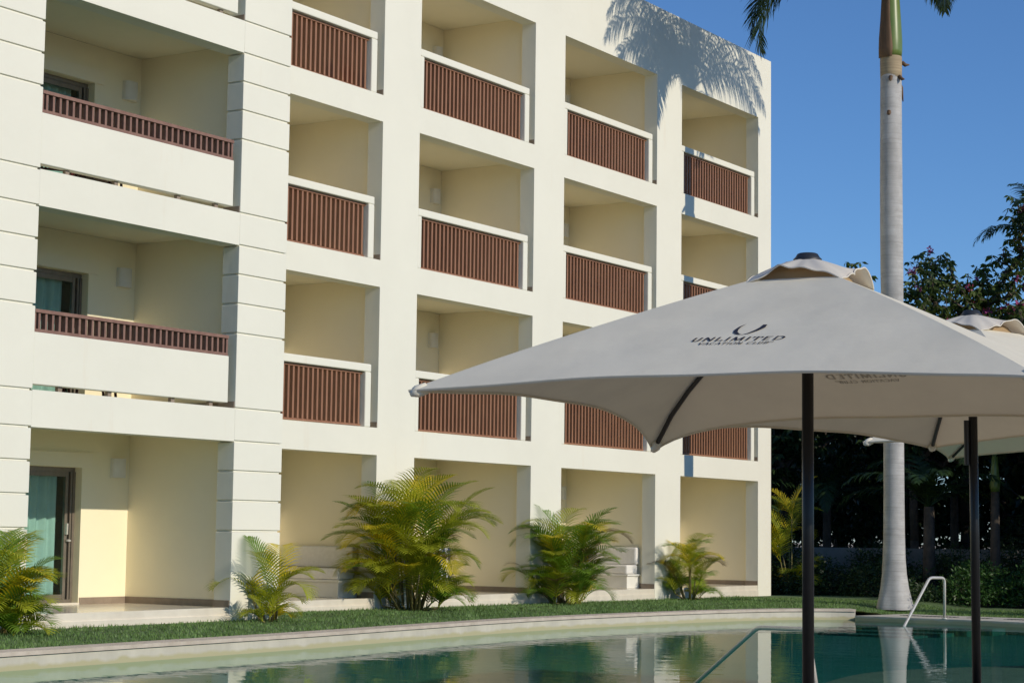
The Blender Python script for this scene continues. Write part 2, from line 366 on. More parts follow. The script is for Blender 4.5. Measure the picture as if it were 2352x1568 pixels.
# sliding doors with curtains
for k in range(4):
    z = k*S+.03
    d = MB(); X0, X1, Z1 = 20.951, 23.849, k*S+2.219
    d.box(X0, X1, 1.26, 1.36, Z1-.07, Z1); d.box(X0, X0+.07, 1.26, 1.36, z+.05, Z1-.0705); d.box(X1-.05, X1, 1.24, 1.36, z+.05, Z1-.0705)
    d.box(X0, X1, 1.24, 1.38, z, z+.0495)
    d.box(X1-.19, X1-.13, 1.27, 1.32, z+.05, Z1-.071); d.box(X0+.0705, X1-.1905, 1.275, 1.315, Z1-.15, Z1-.071); d.box(X0+.0705, X1-.1905, 1.275, 1.315, z+.05, z+.13)
    d.box(X1-.10, X1-.06, 1.25, 1.34, z+.05, Z1-.071)
    d.box(22.3, 22.36, 1.276, 1.314, z+.1305, Z1-.1505)
    do = hb(d, 'sliding_door', M['doorframe'])
    g = MB(); g.box(X0+.0705, 22.2995, 1.29, 1.296, z+.1305, Z1-.1505); g.box(22.3605, X1-.1905, 1.29, 1.296, z+.1305, Z1-.1505); hb(g, 'glass_pane', M['glass'], do)
    c = MB(); n = 150; rows = []
    for i in range(n+1):
        x = X0+.1+(X1-.20-X0-.1)*i/n; y = 1.45+.035*math.sin(i*.55+k)+.02*math.sin(i*.21+2*k)
        rows.append([(x, y, z+.06), (x+.01*math.sin(i), y+.01, z+1.1), (x, y, Z1-.08)])
    c.grid(rows, n+1, 3); hb(c, 'curtain', M['curtain'], do, smooth=True)
    h = MB(); h.box(X1-.18, X1-.145, 1.225, 1.2695, z+1.10, z+1.28); h.lathe([(.01, 0), (.045, .01), (.045, .03), (.012, .045)], (X1-.125, 1.235, z+.98), 12); hb(h, 'handle', M['steel'] if k else M['steel'], do)
    p = MB(); p.box(20.4, 24.05, 1.072, 1.0995, k*S+2.225, k*S+2.46); hb(p, 'curtain_box', M['inner'])

# wall lamps (curved plaster sconces)
def sconce(x0, x1, yb, z0, z1):
    m = MB(); n = 12; prof = []
    cx, hw = (x0+x1)/2, (x1-x0)/2
    for i in range(n+1):
        a = math.pi*i/n; prof.append((cx-hw*math.cos(a), yb-.13*math.sin(a)**.6))
    vs = [(x, y, z0) for x, y in prof]+[(x, y, z1) for x, y in prof]; q = n+1
    fs = [(i, i+1, q+i+1, q+i) for i in range(n)]+[tuple(range(q-1, -1, -1)), tuple(range(q, 2*q)), (0, q, 2*q-1, q-1)]
    m.add(vs, fs); return hb(m, 'wall_lamp', M['white'])
for k in range(4):
    sconce(24.50, 24.80, 1.099, k*S+2.08, k*S+2.40)
    for wx in (36.14, 41.72): sconce(wx-.42, wx-.14, DEEP-.001, k*S+2.08, k*S+2.40)

# built-in benches and their cushions on the ground floor
for xw, lab in ((30.60, 'left of the big palm clump'), (41.72, 'right of the second palm clump')):
    m = MB(); m.box(xw-.62, xw-.013, .46, 2.3, .0005, .29); m.box(xw-.66, xw-.013, .42, 2.34, .2905, .335)
    hb(m, 'built_in_bench', M['white'], bevel=.008)
    sc_ = MB(); sc_.box(xw-.66, xw-.14, .44, 2.30, .337, .55)
    o = sc_.build('seat_cushion', M['cushion'], None, (xw-.4, 1.4, .337), bevel=.035); tag(o, 'long off-white seat cushion on the bench '+lab, 'cushion', 'bench cushions in the arcade')
    sc_ = MB(); sc_.box(xw-.19, xw-.015, .46, 2.30, .552, .96)
    o = sc_.build('back_cushion', M['cushion'], None, (xw-.1, 1.4, .552), bevel=.04); tag(o, 'off-white back cushion of the bench '+lab, 'cushion', 'bench cushions in the arcade')

# things on the balconies
def slat_chair(loc, rz, label):
    r = empty('slatted_chair', loc, label, 'chair', 'slatted wooden balcony chairs', rz)
    s_ = MB()
    for i in range(9): s_.box(-.26, .26, -.30+i*.065, -.25+i*.065, .36-.012*i, .385-.012*i)
    s_.build('seat', M['chair'], r)
    b_ = MB()
    for i in range(9):
        x = -.26+i*.058; b_.tube([(x, .24, .28), (x*1.1, .50, .98)], .02, 4)
    b_.box(-.30, .30, .44, .49, .90, .97); b_.build('backrest', M['chair'], r)
    for sx in (-1, 1):
        for y0, y1, zt in ((-.27, -.30, .60), (.30, .36, .56)):
            l_ = MB(); l_.tube([(sx*.30, y1, .002), (sx*.30, y0, zt)], .022, 6); l_.build('leg', M['chair'], r)
        a_ = MB(); a_.box(sx*.30-.04, sx*.30+.04, -.36, .40, .60, .625); a_.build('armrest', M['chair'], r)
    return r
for k in (1, 2):
    w_ = 'middle' if k == 2 else 'lower'
    slat_chair((21.75, -.1, k*S), 2.6, f'dark red slatted wooden chair nearer the curtain behind the {w_} left balcony parapet')
    slat_chair((22.75, -.05, k*S), -2.7, f'dark red slatted wooden chair nearer the wall lamp behind the {w_} left balcony parapet')
def towel(name, x0, x1, y, z0, z1, cols, label, cat='towel'):
    m = MB(); n = len(cols)*6; rows = []
    for i in range(n+1):
        x = x0+(x1-x0)*i/n; rows.append([(x, y+.012*math.sin(i*.9)+.01*j, z0+(z1-z0)*j/4) for j in range(5)])
    m.grid(rows, n+1, 5)
    o = m.build(name, M['cushion'], None, ((x0+x1)/2, y, z0), smooth=True)
    o.data.materials.clear()
    for cc in cols: o.data.materials.append(simple('towel_dye', cc, None, 20, .95))
    for p in o.data.polygons: p.material_index = min(len(cols)-1, p.index//4//6)
    sol = o.modifiers.new('solid', 'SOLIDIFY'); sol.thickness = .008
    return tag(o, label, cat)
towel('beach_towel', 28.75, 30.0, .30, 9.604, 9.98, [(.03, .05, .25), (.7, .68, .6), (.75, .45, .03), (.7, .12, .03), (.75, .45, .03), (.7, .68, .6), (.03, .05, .25)], 'striped blue and orange towel behind the topmost slatted balcony beside the rusticated pillar')
towel('draped_towel', 33.95, 34.62, 1.02, .02, .94, [(.75, .76, .78), (.03, .04, .12), (.72, .73, .76), (.05, .06, .16), (.75, .74, .76), (.06, .06, .17)], 'white and navy patterned towel hanging in the arcade behind the big palm clump')

# ------------------------------------------------------------------ ground, lawn, pool
FAR = [(6, -4.75), (12, -4.6), (16.93, -4.46), (19.6, -4.34), (22.75, -4.2), (26, -3.92), (29.2, -3.66), (31.5, -3.66), (33.8, -3.85), (36.5, -4.22), (38.3, -4.75), (39.2, -5.35), (39.62, -5.86)]
def smooth_line(pts, n=6):
    P = [Vector((*p, 0)) for p in pts]; out = []
    for i in range(len(P)-1):
        p0, p1, p2, p3 = P[max(i-1, 0)], P[i], P[i+1], P[min(i+2, len(P)-1)]
        for j in range(n):
            t = j/n; out.append(.5*((2*p1)+(p2-p0)*t+(2*p0-5*p1+4*p2-p3)*t*t+(-p0+3*p1-3*p2+p3)*t**3))
    out.append(P[-1]); return [(p.x, p.y) for p in out]
FARS = smooth_line(FAR)
LOW = smooth_line([(39.45, -5.92), (39.25, -7.0), (39.2, -8.4), (38.95, -9.8), (38.6, -12), (38.2, -14.5), (37, -17.5)], 4)
NEAR = [(31, -18.6), (24, -17.2), (21.0, -15.9), (18.55, -14.25), (17.0, -12.2), (15.0, -9.6), (13, -8.2), (6, -7.2)]
POOL = FARS+LOW+NEAR
def poly_fill(loops, z):
    bm = bmesh.new(); es = []
    for lp in loops:
        vs = [bm.verts.new((x, y, z)) for x, y in lp]; es += [bm.edges.new((vs[i], vs[(i+1) % len(vs)])) for i in range(len(vs))]
    bmesh.ops.triangle_fill(bm, edges=es, use_beauty=True, use_dissolve=False)
    bmesh.ops.recalc_face_normals(bm, faces=bm.faces[:])
    me = bpy.data.meshes.new('sheet'); bm.to_mesh(me); bm.free()
    if me.polygons and me.polygons[0].normal.z < 0: me.flip_normals()
    return me
def sheet(name, loops, z, mat, label=None):
    o = bpy.data.objects.new(name, poly_fill(loops, z)); col.objects.link(o); o.data.materials.append(mat); o['kind'] = 'structure'; return o
BIG = [(-500, -500), (700, -500), (700, 600), (-500, 600)]
sheet('ground', [BIG, POOL], -.43, M['fillground'])
sheet('garden_soil', [[(41.5, -11), (46, -16), (90, -20), (95, 14), (48.3, 14), (48.3, -3), (42, -6)]], -.424, M['soil'])
sheet('pool_water', [POOL], -.475, M['water'])
sheet('pool_floor', [[(5, -19), (42, -19), (42, -3), (5, -3)]], -.63, M['poolfloor'])
# shallow sandy shelf towards the near deck
SH = smooth_line([(17, -15.5), (20.6, -13.3), (22.6, -12.45), (24.4, -12.05), (25.8, -12.0), (27.0, -12.4), (28.6, -13.2), (31, -14.8), (33, -18.5)], 5)
sm = MB(); n_ = len(SH)
sm.add([(x, y, -.56) for x, y in SH]+[(x, y, -.70) for x, y in SH]+[(25, -18.8, -.56)], [(i, i+1, n_+i+1, n_+i) for i in range(n_-1)]+[(i+1, i, 2*n_) for i in range(n_-1)])
o = sm.build('pool_shelf', M['shelf']); o['kind'] = 'structure'
# underwater steps beneath the low deck
for i in range(4):
    x1 = 39.5; x0 = 38.2-.75*i; z1 = -.50-.032*i
    st = MB(); st.box(x0, x1 if i == 0 else 38.2-.75*(i-1)-.001, -9.3+.25*i, -6.3-.1*i, -.66, z1); o = st.build('pool_step', M['poolfloor']); o['kind'] = 'structure'
    st = MB(); st.box(x0-.012, x0+.07, -9.3+.25*i, -6.3-.1*i, z1+.001, z1+.006); o = st.build('step_edge', M['nosing']); o['kind'] = 'structure'
# raised coping with its face
def offset(line, d):
    out = []
    for i, p in enumerate(line):
        a = Vector(line[max(i-1, 0)]); b = Vector(line[min(i+1, len(line)-1)]); t = (b-a).normalized(); out.append((p[0]-t.y*d, p[1]+t.x*d))
    return out
def strip(mb, line, d0, d1, z0, z1):
    a, b = offset(line, d0), offset(line, d1); n = len(line)
    vs = [(x, y, z1) for x, y in a]+[(x, y, z1) for x, y in b]+[(x, y, z0) for x, y in a]+[(x, y, z0) for x, y in b]
    fs = []
    for i in range(n-1): fs += [(i, i+1, n+i+1, n+i), (2*n+i+1, 2*n+i, 3*n+i, 3*n+i+1), (2*n+i, 2*n+i+1, i+1, i), (n+i, n+i+1, 3*n+i+1, 3*n+i)]
    fs += [(0, n, 3*n, 2*n), (n-1, 3*n-1, 4*n-1, 2*n-1)]
    mb.add(vs, fs)
c = MB(); strip(c, FARS, -.03, .40, -.30, -.25); o = c.build('pool_coping', M['coping']); o['kind'] = 'structure'
c = MB(); strip(c, FARS, 0, .38, -1.74, -.3085); o = c.build('pool_wall', M['poolface']); o['kind'] = 'structure'
c = MB(); strip(c, LOW, .002, 1.95, -1.74, -.377); o = c.build('low_deck', M['poolface']); o['kind'] = 'structure'
c = MB(); strip(c, NEAR, 0, .35, -1.74, -.29); o = c.build('pool_edge', M['coping']); o['kind'] = 'structure'
near_deck = [(6, -7.55)]+[(x, y) for x, y in offset(NEAR, .3)][::-1][1:]+[(37, -19), (60, -45), (-40, -60), (-40, -7.55)]
sheet('pool_deck', [near_deck], -.285, M['stone'])
# drain slots on the low deck
for i, t in enumerate((.10, .17, .24, .32, .40)):
    j = int(t*(len(LOW)-1)); p = Vector(offset(LOW, 1.15)[j]); q = Vector(offset(LOW, 1.15)[j+1]); d = (q-p).normalized(); nn = Vector((-d.y, d.x)); m = MB()
    for a in range(6):
        cpt = p+d*(a*.085); vs = [cpt+d*.02+nn*.14, cpt-d*.02+nn*.14, cpt-d*.02-nn*.14, cpt+d*.02-nn*.14]
        m.add([(v.x, v.y, -.3765) for v in vs]+[(v.x, v.y, -.371) for v in vs], [(4, 5, 6, 7), (0, 1, 5, 4), (1, 2, 6, 5), (2, 3, 7, 6), (3, 0, 4, 7)])
    o = m.build('drain_grate', M['rib'], None, (p.x, p.y, -.377)); tag(o, 'small dark drain grate with slots set in the low pool deck', 'grate', 'drain grates in the low deck')
# lawn
def sstep(a, b, x): t = np.clip((x-a)/(b-a), 0, 1); return t*t*(3-2*t)
def lawn_z(x, y):
    zb = -.17-.10*np.clip((x-25)/23, 0, 1); wq = np.clip(-y/3.4, 0, 1)
    z = zb*(1-wq)-.25*wq
    return z-.145*sstep(39.6, 41.2, x)*sstep(-4.2, -5.8, y)
LAWN = offset(FARS, .36)
LAWN = LAWN+[(39.95, -5.6), (40.95, -6.2), (41.2, -7.8), (41.1, -9.5), (41.5, -11.5), (46, -9), (50, -3.5), (50, .3), (6, .3)]
def inpoly(x, y, poly):
    ins = np.zeros(x.shape, bool); n = len(poly)
    for i in range(n):
        (x0, y0), (x1, y1) = poly[i], poly[(i+1) % n]
        cnd = ((y0 > y) != (y1 > y)) & (x < (x1-x0)*(y-y0)/((y1-y0) or 1e-12)+x0); ins ^= cnd
    return ins
lw = MB(); h = .2
nx, ny = int(46/h), int(12/h)
for i in range(nx):
    X = 6+(i+.5)*h
    if X > 50: break
    ys = -11.6+(np.arange(ny)+.5)*h; ok = inpoly(np.full(ny, X), ys, LAWN)
    for Y in ys[ok]:
        if X > A0-1.3 and X < A1R and Y > PA+.3: continue
        q = [(X-h/2, Y-h/2), (X+h/2, Y-h/2), (X+h/2, Y+h/2), (X-h/2, Y+h/2)]
        lw.add([(a, b, float(lawn_z(np.float64(a), np.float64(b)))-.012) for a, b in q], [(0, 1, 2, 3)])
o = lw.build('lawn', M['grassbase']); o['kind'] = 'structure'
N = 105000
gx = rng.uniform(15.5, 46, N); gy = rng.uniform(-10, .25, N)
ok = inpoly(gx, gy, LAWN) & ~((gx > 19) & (gx < A1R) & (gy > PA-.02)) & ~((gx > 26) & (gx < KX) & (gy > -.03)) & (gy-(-22.33) > .30*gx)
gx, gy = gx[ok], gy[ok]; n = len(gx); gz = lawn_z(gx, gy)-.014
hh = rng.uniform(.028, .058, n)*(1+.35*np.sin(gx*1.7)*np.sin(gy*2.3+1)); a = rng.uniform(0, 2*np.pi, n); wd = rng.uniform(.006, .011, n)
tx, ty = rng.normal(0, .018, n), rng.normal(0, .018, n)
V = np.empty((n, 3, 3)); V[:, 0] = np.stack([gx-wd*np.cos(a), gy-wd*np.sin(a), gz], 1); V[:, 1] = np.stack([gx+wd*np.cos(a), gy+wd*np.sin(a), gz], 1); V[:, 2] = np.stack([gx+tx, gy+ty, gz+hh], 1)
me = bpy.data.meshes.new('grass'); me.vertices.add(n*3); me.vertices.foreach_set('co', V.ravel()); me.loops.add(n*3); me.loops.foreach_set('vertex_index', np.arange(n*3, dtype=np.int32))
me.polygons.add(n); me.polygons.foreach_set('loop_start', np.arange(0, n*3, 3, dtype=np.int32)); me.update(); me.validate()
o = bpy.data.objects.new('grass', me); col.objects.link(o); me.materials.append(M['grass']); tag(o, 'short clipped green grass on the lawn strip along the pool', 'grass', kind='stuff')

# ------------------------------------------------------------------ palms
def frond_mesh(L, e0, droop, npair, lmax, wd, rise=.25, hang=.3, rr=.014, az=0, start=.12, plumose=0., seed=0, twist=0., jit=1.):
    """one feather leaf from the origin, towards azimuth az"""
    r_ = random.Random(seed); m = MB(); ns = 22; pts = []; tan = []; p = Vector((0, 0, 0)); ca, sa = math.cos(az), math.sin(az)
    for i in range(ns+1):
        t = i/ns; e = e0-droop*t**1.5; az2 = az+twist*t
        d = Vector((math.cos(e)*math.cos(az2), math.cos(e)*math.sin(az2), math.sin(e))); pts.append(p.copy()); tan.append(d); p = p+d*(L/ns)
    m.tube(pts, [rr*(1-.85*i/ns) for i in range(ns+1)], 5, cap=False)
    for j in range(npair):
        t = start+(1-start)*(j+.5)/npair; fi = t*ns; i = min(int(fi), ns-1); u = fi-i
        P = pts[i].lerp(pts[i+1], u); T = tan[i].lerp(tan[i+1], u).normalized(); side = T.cross(Vector((0, 0, 1)))
        side = side.normalized() if side.length > .05 else Vector((-sa, ca, 0)); nup = side.cross(T)
        prof = (math.sin(math.pi*min(1, (t-start)/(1-start)*.72+.2)))**.8*(1 if t < .8 else 1-.35*(t-.8)/.2)
        for sg in (-1, 1):
            l = lmax*prof*(1+r_.uniform(-.15, .1)*jit); fw = .55+.65*t+r_.uniform(-.1, .1)*jit
            d = (side*sg*1.0+T*fw+nup*(rise+r_.uniform(-.12, .12)*jit+plumose*r_.uniform(-1, 1))).normalized()
            q = [P]; dd = d.copy()
            for s3 in range(3):
                q.append(q[-1]+dd*(l/3)); dd = (dd+Vector((0, 0, -hang*(.5+.5*s3)*(1+r_.uniform(-.3, .3)*jit)))).normalized()
            wn = T.cross(d).cross(d).normalized() if T.cross(d).length > .01 else side
            ws = [wd*.5, wd, wd*.75, .002]; vs = []
            for qq, ww in zip(q, ws): vs += [qq-wn*ww*.5, qq+wn*ww*.5]
            m.add(vs, [(2*k, 2*k+1, 2*k+3, 2*k+2) for k in range(3)])
    return m
def areca(loc, H, Wd, nst, nfr, label, seed, ycol=.25, extra=(), lmul=1.0):
    """clump palm: leaning canes, each crowned with feather leaves"""
    r_ = random.Random(seed)
    root = empty('areca_palm', loc, label, 'palm', 'clump palms in front of the hotel')
    crowns = []
    for i in range(nst):
        a = 2*math.pi*i/nst*2.4+r_.uniform(-.4, .4); rad = r_.uniform(.02, .17)*Wd/1.4; u_ = ((i*.618) % 1)**1.5; hgt = H*(.03+.55*u_); lean = r_.uniform(.02, .22)*Wd/1.4
        p0 = Vector((rad*math.cos(a), rad*math.sin(a), -.05)); p1 = p0+Vector((lean*math.cos(a), lean*math.sin(a), hgt))
        st = MB(); st.tube([p0, p0.lerp(p1, .5)+Vector((0, 0, .02)), p1], [.024, .019, .014], 6); st.build('cane', M['cane'], root, smooth=True); crowns.append((p1, a, u_))
    for i in range(nfr):
        p1, a, u_ = crowns[i % nst]; aa = a+r_.uniform(-1.6, 1.6); out = r_.random(); e0 = R(86-44*out)
        L = min(H*r_.uniform(.52, .78), Wd*.62)*(1.05-.25*out)*(.62+.38*min(1, u_*2.2))*lmul
        mb = frond_mesh(L, e0, R(r_.uniform(60, 125)), int(9+L*9.5), (.27+.17*L), .026, .30, .34, .008, aa, jit=.35, seed=seed*100+i, twist=r_.uniform(-.6, .6))
        x = r_.random(); mat = M['yellow'] if x < ycol*.30 else M['ygreen'] if x < ycol*1.5 else M['brownleaf'] if x > .95 else M['green']
        o = mb.build('frond', mat, root); o.location = p1
    for (p, az, e0, L, dr, mt) in extra:
        mb = frond_mesh(L, R(e0), R(dr), int(10+L*10), .27+.17*L, .028, .30, .30, .009, R(az), jit=.35, seed=seed*77+int(az)); o = mb.build('frond', M[mt], root); o.location = p
    return root
# screen-left of the camera is world (-.54,+.84); towards the camera is (-.84,-.54)
areca((19.50, -1.75, -.24), 1.6, 1.5, 18, 70, 'bushy green clump palm at the lower left corner beside the teal curtained door', 1, .30)
areca((25.28, -1.72, -.22), 1.36, 1.55, 8, 24, 'small sparse yellowing clump palm at the foot of the rusticated pillar', 2, .75, [((0, 0, .45), 100, 78, 1.0, 35, 'green')])
areca((30.85, -.62, -.22), 2.80, 2.6, 34, 135, 'largest and tallest clump palm with bright yellow upper fronds', 3, .40,
      [((.0, 0, 1.5), -60, 74, 1.35, 55, 'yellow'), ((.1, 0, 1.5), -70, 70, 1.2, 60, 'yellow'), ((-.2, -.1, 1.4), 60, 74, 1.3, 50, 'ygreen'), ((-.35, .1, .8), 160, 62, 1.5, 120, 'yellow'), ((.1, -.3, .6), -120, 55, 1.3, 130, 'yellow')])
areca((36.55, -.62, -.23), 2.2, 2.5, 26, 98, 'medium green clump palm in front of the third facade pillar', 4, .22)
areca((42.25, -.62, -.25), 1.9, 1.7, 13, 42, 'slender clump palm rightmost in the row before the facade', 5, .35)
cs = areca((49.55, .1, -.3), 4.5, 2.2, 7, 34, 'tall yellow-leaved clump palm just past the right corner of the hotel', 6, 1.4)
cs['group'] = 'clump palms in front of the hotel'

# royal palm: swollen trunk, green crownshaft, plume fronds
PX, PY = 43.00, -5.39
rp = empty('royal_palm', (PX, PY, -.30), 'tall royal palm with smooth pale grey trunk and green crownshaft', 'palm')
prof = [(.42, -.05), (.40, .05), (.375, .16), (.32, .42), (.278, .75), (.255, 1.1), (.24, 1.7), (.233, 2.6), (.231, 3.6), (.231, 4.4), (.238, 5.4), (.25, 6.6), (.258, 7.6), (.259, 8.6), (.256, 9.6), (.25, 10.6), (.246, 11.6), (.243, 12.25)]
n = 32; vs = []; fs = []
for i, (r_, z) in enumerate(prof):
    sx = .03*math.sin(z*.5); 
    for k in range(n):
        a = 2*math.pi*k/n; rr = r_*(1+(.10 if z < .9 else 0)*(1-z/.9)*math.sin(5*a+1)*.8) if z < .9 else r_
        vs.append((sx+rr*math.cos(a), rr*math.sin(a), z))
for i in range(len(prof)-1):
    for k in range(n): fs.append((i*n+k, i*n+(k+1) % n, (i+1)*n+(k+1) % n, (i+1)*n+k))
m = MB(); m.add(vs, fs); t_ = m.build('trunk', M['trunk'], rp, smooth=True)
m = MB(); m.lathe([(.246, 12.10), (.250, 12.30), (.252, 12.62), (.245, 12.66)], (0, 0, 0), 32); m.build('leaf_scar', M['newscar'], rp, smooth=True)
for (a0, zz, ln, dr) in ((200, 12.1, .22, .10), (250, 12.12, .16, .05), (300, 12.5, .18, .02), (330, 12.0, .10, .35), (190, 11.3, .07, .03)):
    m = MB(); ca, sa = math.cos(R(a0)), math.sin(R(a0)); b_ = .245
    m.tube([(b_*ca, b_*sa, zz+.04), ((b_+ln*.5)*ca, (b_+ln*.5)*sa, zz-.03), ((b_+ln)*ca, (b_+ln)*sa, zz-dr)], [.05, .045, .012], 6); m.build('leaf_stub', M['sheath'], rp, smooth=True)
m = MB(); m.lathe([(.246, 12.66), (.262, 12.8), (.262, 13.05), (.245, 13.4), (.215, 13.9), (.19, 14.4), (.15, 14.9), (.09, 15.2)], (0, 0, 0), 32); m.build('crownshaft', M['shaft'], rp, smooth=True)
rows = []
for z, w0, o_ in ((12.62, .9, .275), (12.85, 1.0, .272), (13.1, .9, .268), (13.5, .75, .243), (14.0, .7, .215), (14.5, .6, .19)):
    rows.append([(o_*math.cos(R(165)+w0*(j/6-.5)*1.6), o_*math.sin(R(165)+w0*(j/6-.5)*1.6), z) for j in range(7)])
m = MB(); m.grid(rows, 6, 7); o = m.build('dry_sheath', M['sheath'], rp, smooth=True); s_ = o.modifiers.new('solid', 'SOLIDIFY'); s_.thickness = .012
CR = (0, 0, 15.05)
FR = [ # azimuth, start elevation, droop, length
    (172, 50, 110, 5.0), (186, 44, 98, 5.0), (160, 58, 112, 4.8), (178, 30, 100, 4.6), (8, 50, 108, 5.0), (-10, 44, 96, 5.0), (22, 58, 112, 4.8), (2, 32, 100, 4.6),
    (122, 4, 112, 4.5), (114, 12, 110, 4.3), (60, 62, 120, 4.6), (-52, 12, 122, 1.9), (130, 13, 108, 4.1), (-95, 60, 115, 4.6), (-140, 55, 120, 4.8), (215, 62, 110, 4.8), (80, 80, 70, 4.4), (200, 82, 60, 4.2), (-30, 80, 70, 4.4), (140, 72, 100, 4.5)]
for i, (az, e0, dr, L) in enumerate(FR):
    mb = frond_mesh(L, R(e0), R(dr), 130, .95, .040, .0, 1.0, .035, R(az), start=.14, plumose=.6, seed=500+i) if e0 > 14 else frond_mesh(L, R(e0), R(dr), 110, 1.15, .046, .1, .25, .035, R(az), start=.14, plumose=.5, seed=500+i)
    o = mb.build('frond', M['rgreen'], rp); o.location = CR

# ------------------------------------------------------------------ broadleaf trees
def skeleton(root, tips, seed, base_nodes=()):
    """join every tip to the nearest node already grown: a branching skeleton"""
    nodes = [np.array(root, float)]+[np.array(b, float) for b in base_nodes]; par = [-1]+list(range(len(base_nodes)))
    order = sorted(range(len(tips)), key=lambda i: np.linalg.norm(np.array(tips[i])-nodes[-1]))
    A = np.array(nodes)
    for i in order:
        t = np.array(tips[i], float); d = np.linalg.norm(A-t, axis=1)+.35*np.maximum(0, A[:, 2]-t[2])
        d[:max(1, len(base_nodes)-1)] += 1.0; j = int(np.argmin(d)); mid = (A[j]+t)/2+rng.normal(0, .06*np.linalg.norm(A[j]-t), 3)
        A = np.vstack([A, mid, t]); par += [j, len(A)-2]
    cnt = np.ones(len(A))
    for i in range(len(A)-1, 0, -1):
        if par[i] >= 0: cnt[par[i]] += cnt[i]
    return A, par, cnt
def leaf_quads(mb, c, n, size, r_, drop=.5, spread=.5, palm=False):
    for _ in range(n):
        d = Vector((r_.gauss(0, 1), r_.gauss(0, 1), r_.gauss(-.2, .8) if not palm else r_.uniform(-.9, .3))).normalized(); p = Vector(c)+(d*spread*r_.random() if not palm else d*.03)
        l = size*r_.uniform(.7, 1.25); ax = (d+Vector((0, 0, -drop))).normalized(); s_ = ax.cross(Vector((r_.gauss(0, 1), r_.gauss(0, 1), r_.gauss(0, 1)))).normalized()*l*.2
        m1 = p+ax*l*.45+Vector((0, 0, .04*l)); mb.add([p, m1-s_, p+ax*l, m1+s_], [(0, 1, 2, 3)])
def make_tree(name, loc, trunk_h, blobs, ntips, nl, size, mats, label, cat, seed, group=None, palm=True, flowers=0, rt_=.16, rscale=.02, spread=.25):
    r_ = random.Random(seed); root = empty(name, loc, label, cat, group); tips = []
    tot = sum(b[6] for b in blobs)
    for (cx, cy, cz, rx, ry, rz, w8) in blobs:
        for _ in range(int(ntips*w8/tot)):
            d = Vector((r_.gauss(0, 1), r_.gauss(0, 1), r_.gauss(0, 1))).normalized()*(r_.random()**.45); tips.append((cx+d.x*rx, cy+d.y*ry, cz+d.z*rz))
    base = [(0, 0, trunk_h*.5), (.05, .05, trunk_h)]
    A, par, cnt = skeleton((0, 0, -.1), tips, seed, base)
    br = MB(); tk = MB()
    for i in range(1, len(A)):
        p, q = A[par[i]], A[i]; ra = min(rt_, rscale*.5*cnt[par[i]]**.42); rb = min(rt_, rscale*.5*cnt[i]**.42)
        if i <= 2: tk.tube([p, q], [rt_*(1.25 if i == 1 else 1.05), rt_], 9)
        else: br.tube([p, q], [min(ra, rb*1.5), rb], 5 if rb > .02 else 3, cap=False)
    tk.build('trunk', M['bark'], root, smooth=True); br.build('branches', M['bark'], root)
    lm = MB()
    for t in tips: leaf_quads(lm, t, nl, size, r_, spread=spread, palm=palm)
    lm.build('foliage', mats, root)
    if flowers:
        fm = MB()
        for t in r_.sample(tips, flowers):
            for _ in range(26):
                d = Vector((r_.gauss(0, 1), r_.gauss(0, 1), r_.gauss(0, 1))).normalized()*.17*r_.random(); e = Vector((r_.gauss(0, 1), r_.gauss(0, 1), r_.gauss(0, 1))).normalized()*.055; g2 = e.orthogonal().normalized()*.05
                c_ = Vector(t)+d; fm.add([c_-e, c_+g2, c_+e, c_-g2], [(0, 1, 2, 3)])
        fm.build('blossom', M['pink'], root)
    return root
make_tree('flowering_tree', (61.4, -.6, -.4), 4.2,
          [(-1.2, .7, 10.2, .75, .8, .75, .7), (-2.1, .7, 9.3, .6, .9, .9, .8), (-.8, .25, 9.2, 1.0, 1.0, .9, 1.2), (-2.0, .5, 8.3, 1.0, 1.2, .7, 1.1), (-.3, -.45, 9.5, .9, .9, .8, .9), (-.3, -.45, 8.4, 1.2, 1.2, .8, 1.4),
           (.2, -1.2, 10.2, .7, .8, .8, .6), (.2, -1.2, 9.0, .9, .9, .9, 1.2), (.45, -1.6, 11.1, .5, .6, .7, .35), (1.5, -1.5, 12.3, .6, .7, .7, .5), (.45, -1.6, 8.2, 1.2, 1.2, 1.0, 1.3), (1.9, -2.0, 10.6, .8, .9, 1.3, 1.2),
           (1.9, -2.4, 8.7, 1.3, 1.4, 1.2, 1.5), (-4.0, 1.7, 9.0, .5, .6, .8, .12), (-4.3, 2.2, 10.1, .4, .5, .5, .07), (-3.9, 1.5, 8.4, .7, .7, .6, .15), (.9, -1.0, 7.2, 2.2, 2.2, 1.0, 1.6)],
          1500, 6, .235, M['tgreen'], 'flowering tree with pink blossom and open branches against the sky', 'tree', 41, flowers=60, rscale=.016, rt_=.2)
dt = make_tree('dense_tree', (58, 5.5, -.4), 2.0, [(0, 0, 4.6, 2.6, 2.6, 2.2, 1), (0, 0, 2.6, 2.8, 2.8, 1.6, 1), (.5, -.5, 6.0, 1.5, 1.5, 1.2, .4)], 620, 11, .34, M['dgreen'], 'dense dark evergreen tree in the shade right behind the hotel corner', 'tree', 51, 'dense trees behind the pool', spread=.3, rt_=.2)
spots = [(62.5, 3.2, 1.15, .4, 'dense dark evergreen tree behind the grey trunk of the royal palm'), (64.5, -.8, 1.2, 1.3, 'dense dark evergreen tree standing under the flowering tree'), (66.5, -4.8, 1.25, 2.2, 'dense dark evergreen tree at the right edge behind the second umbrella pole'),
         (70, -8.5, 1.3, 3.3, 'dense dark evergreen tree farthest right behind the garden wall'), (68, 6.5, 1.25, 4.2, 'dense dark evergreen tree at the back behind the hotel corner'), (74, 0, 1.3, 5, 'dense dark evergreen tree farthest back behind the flowering tree')]
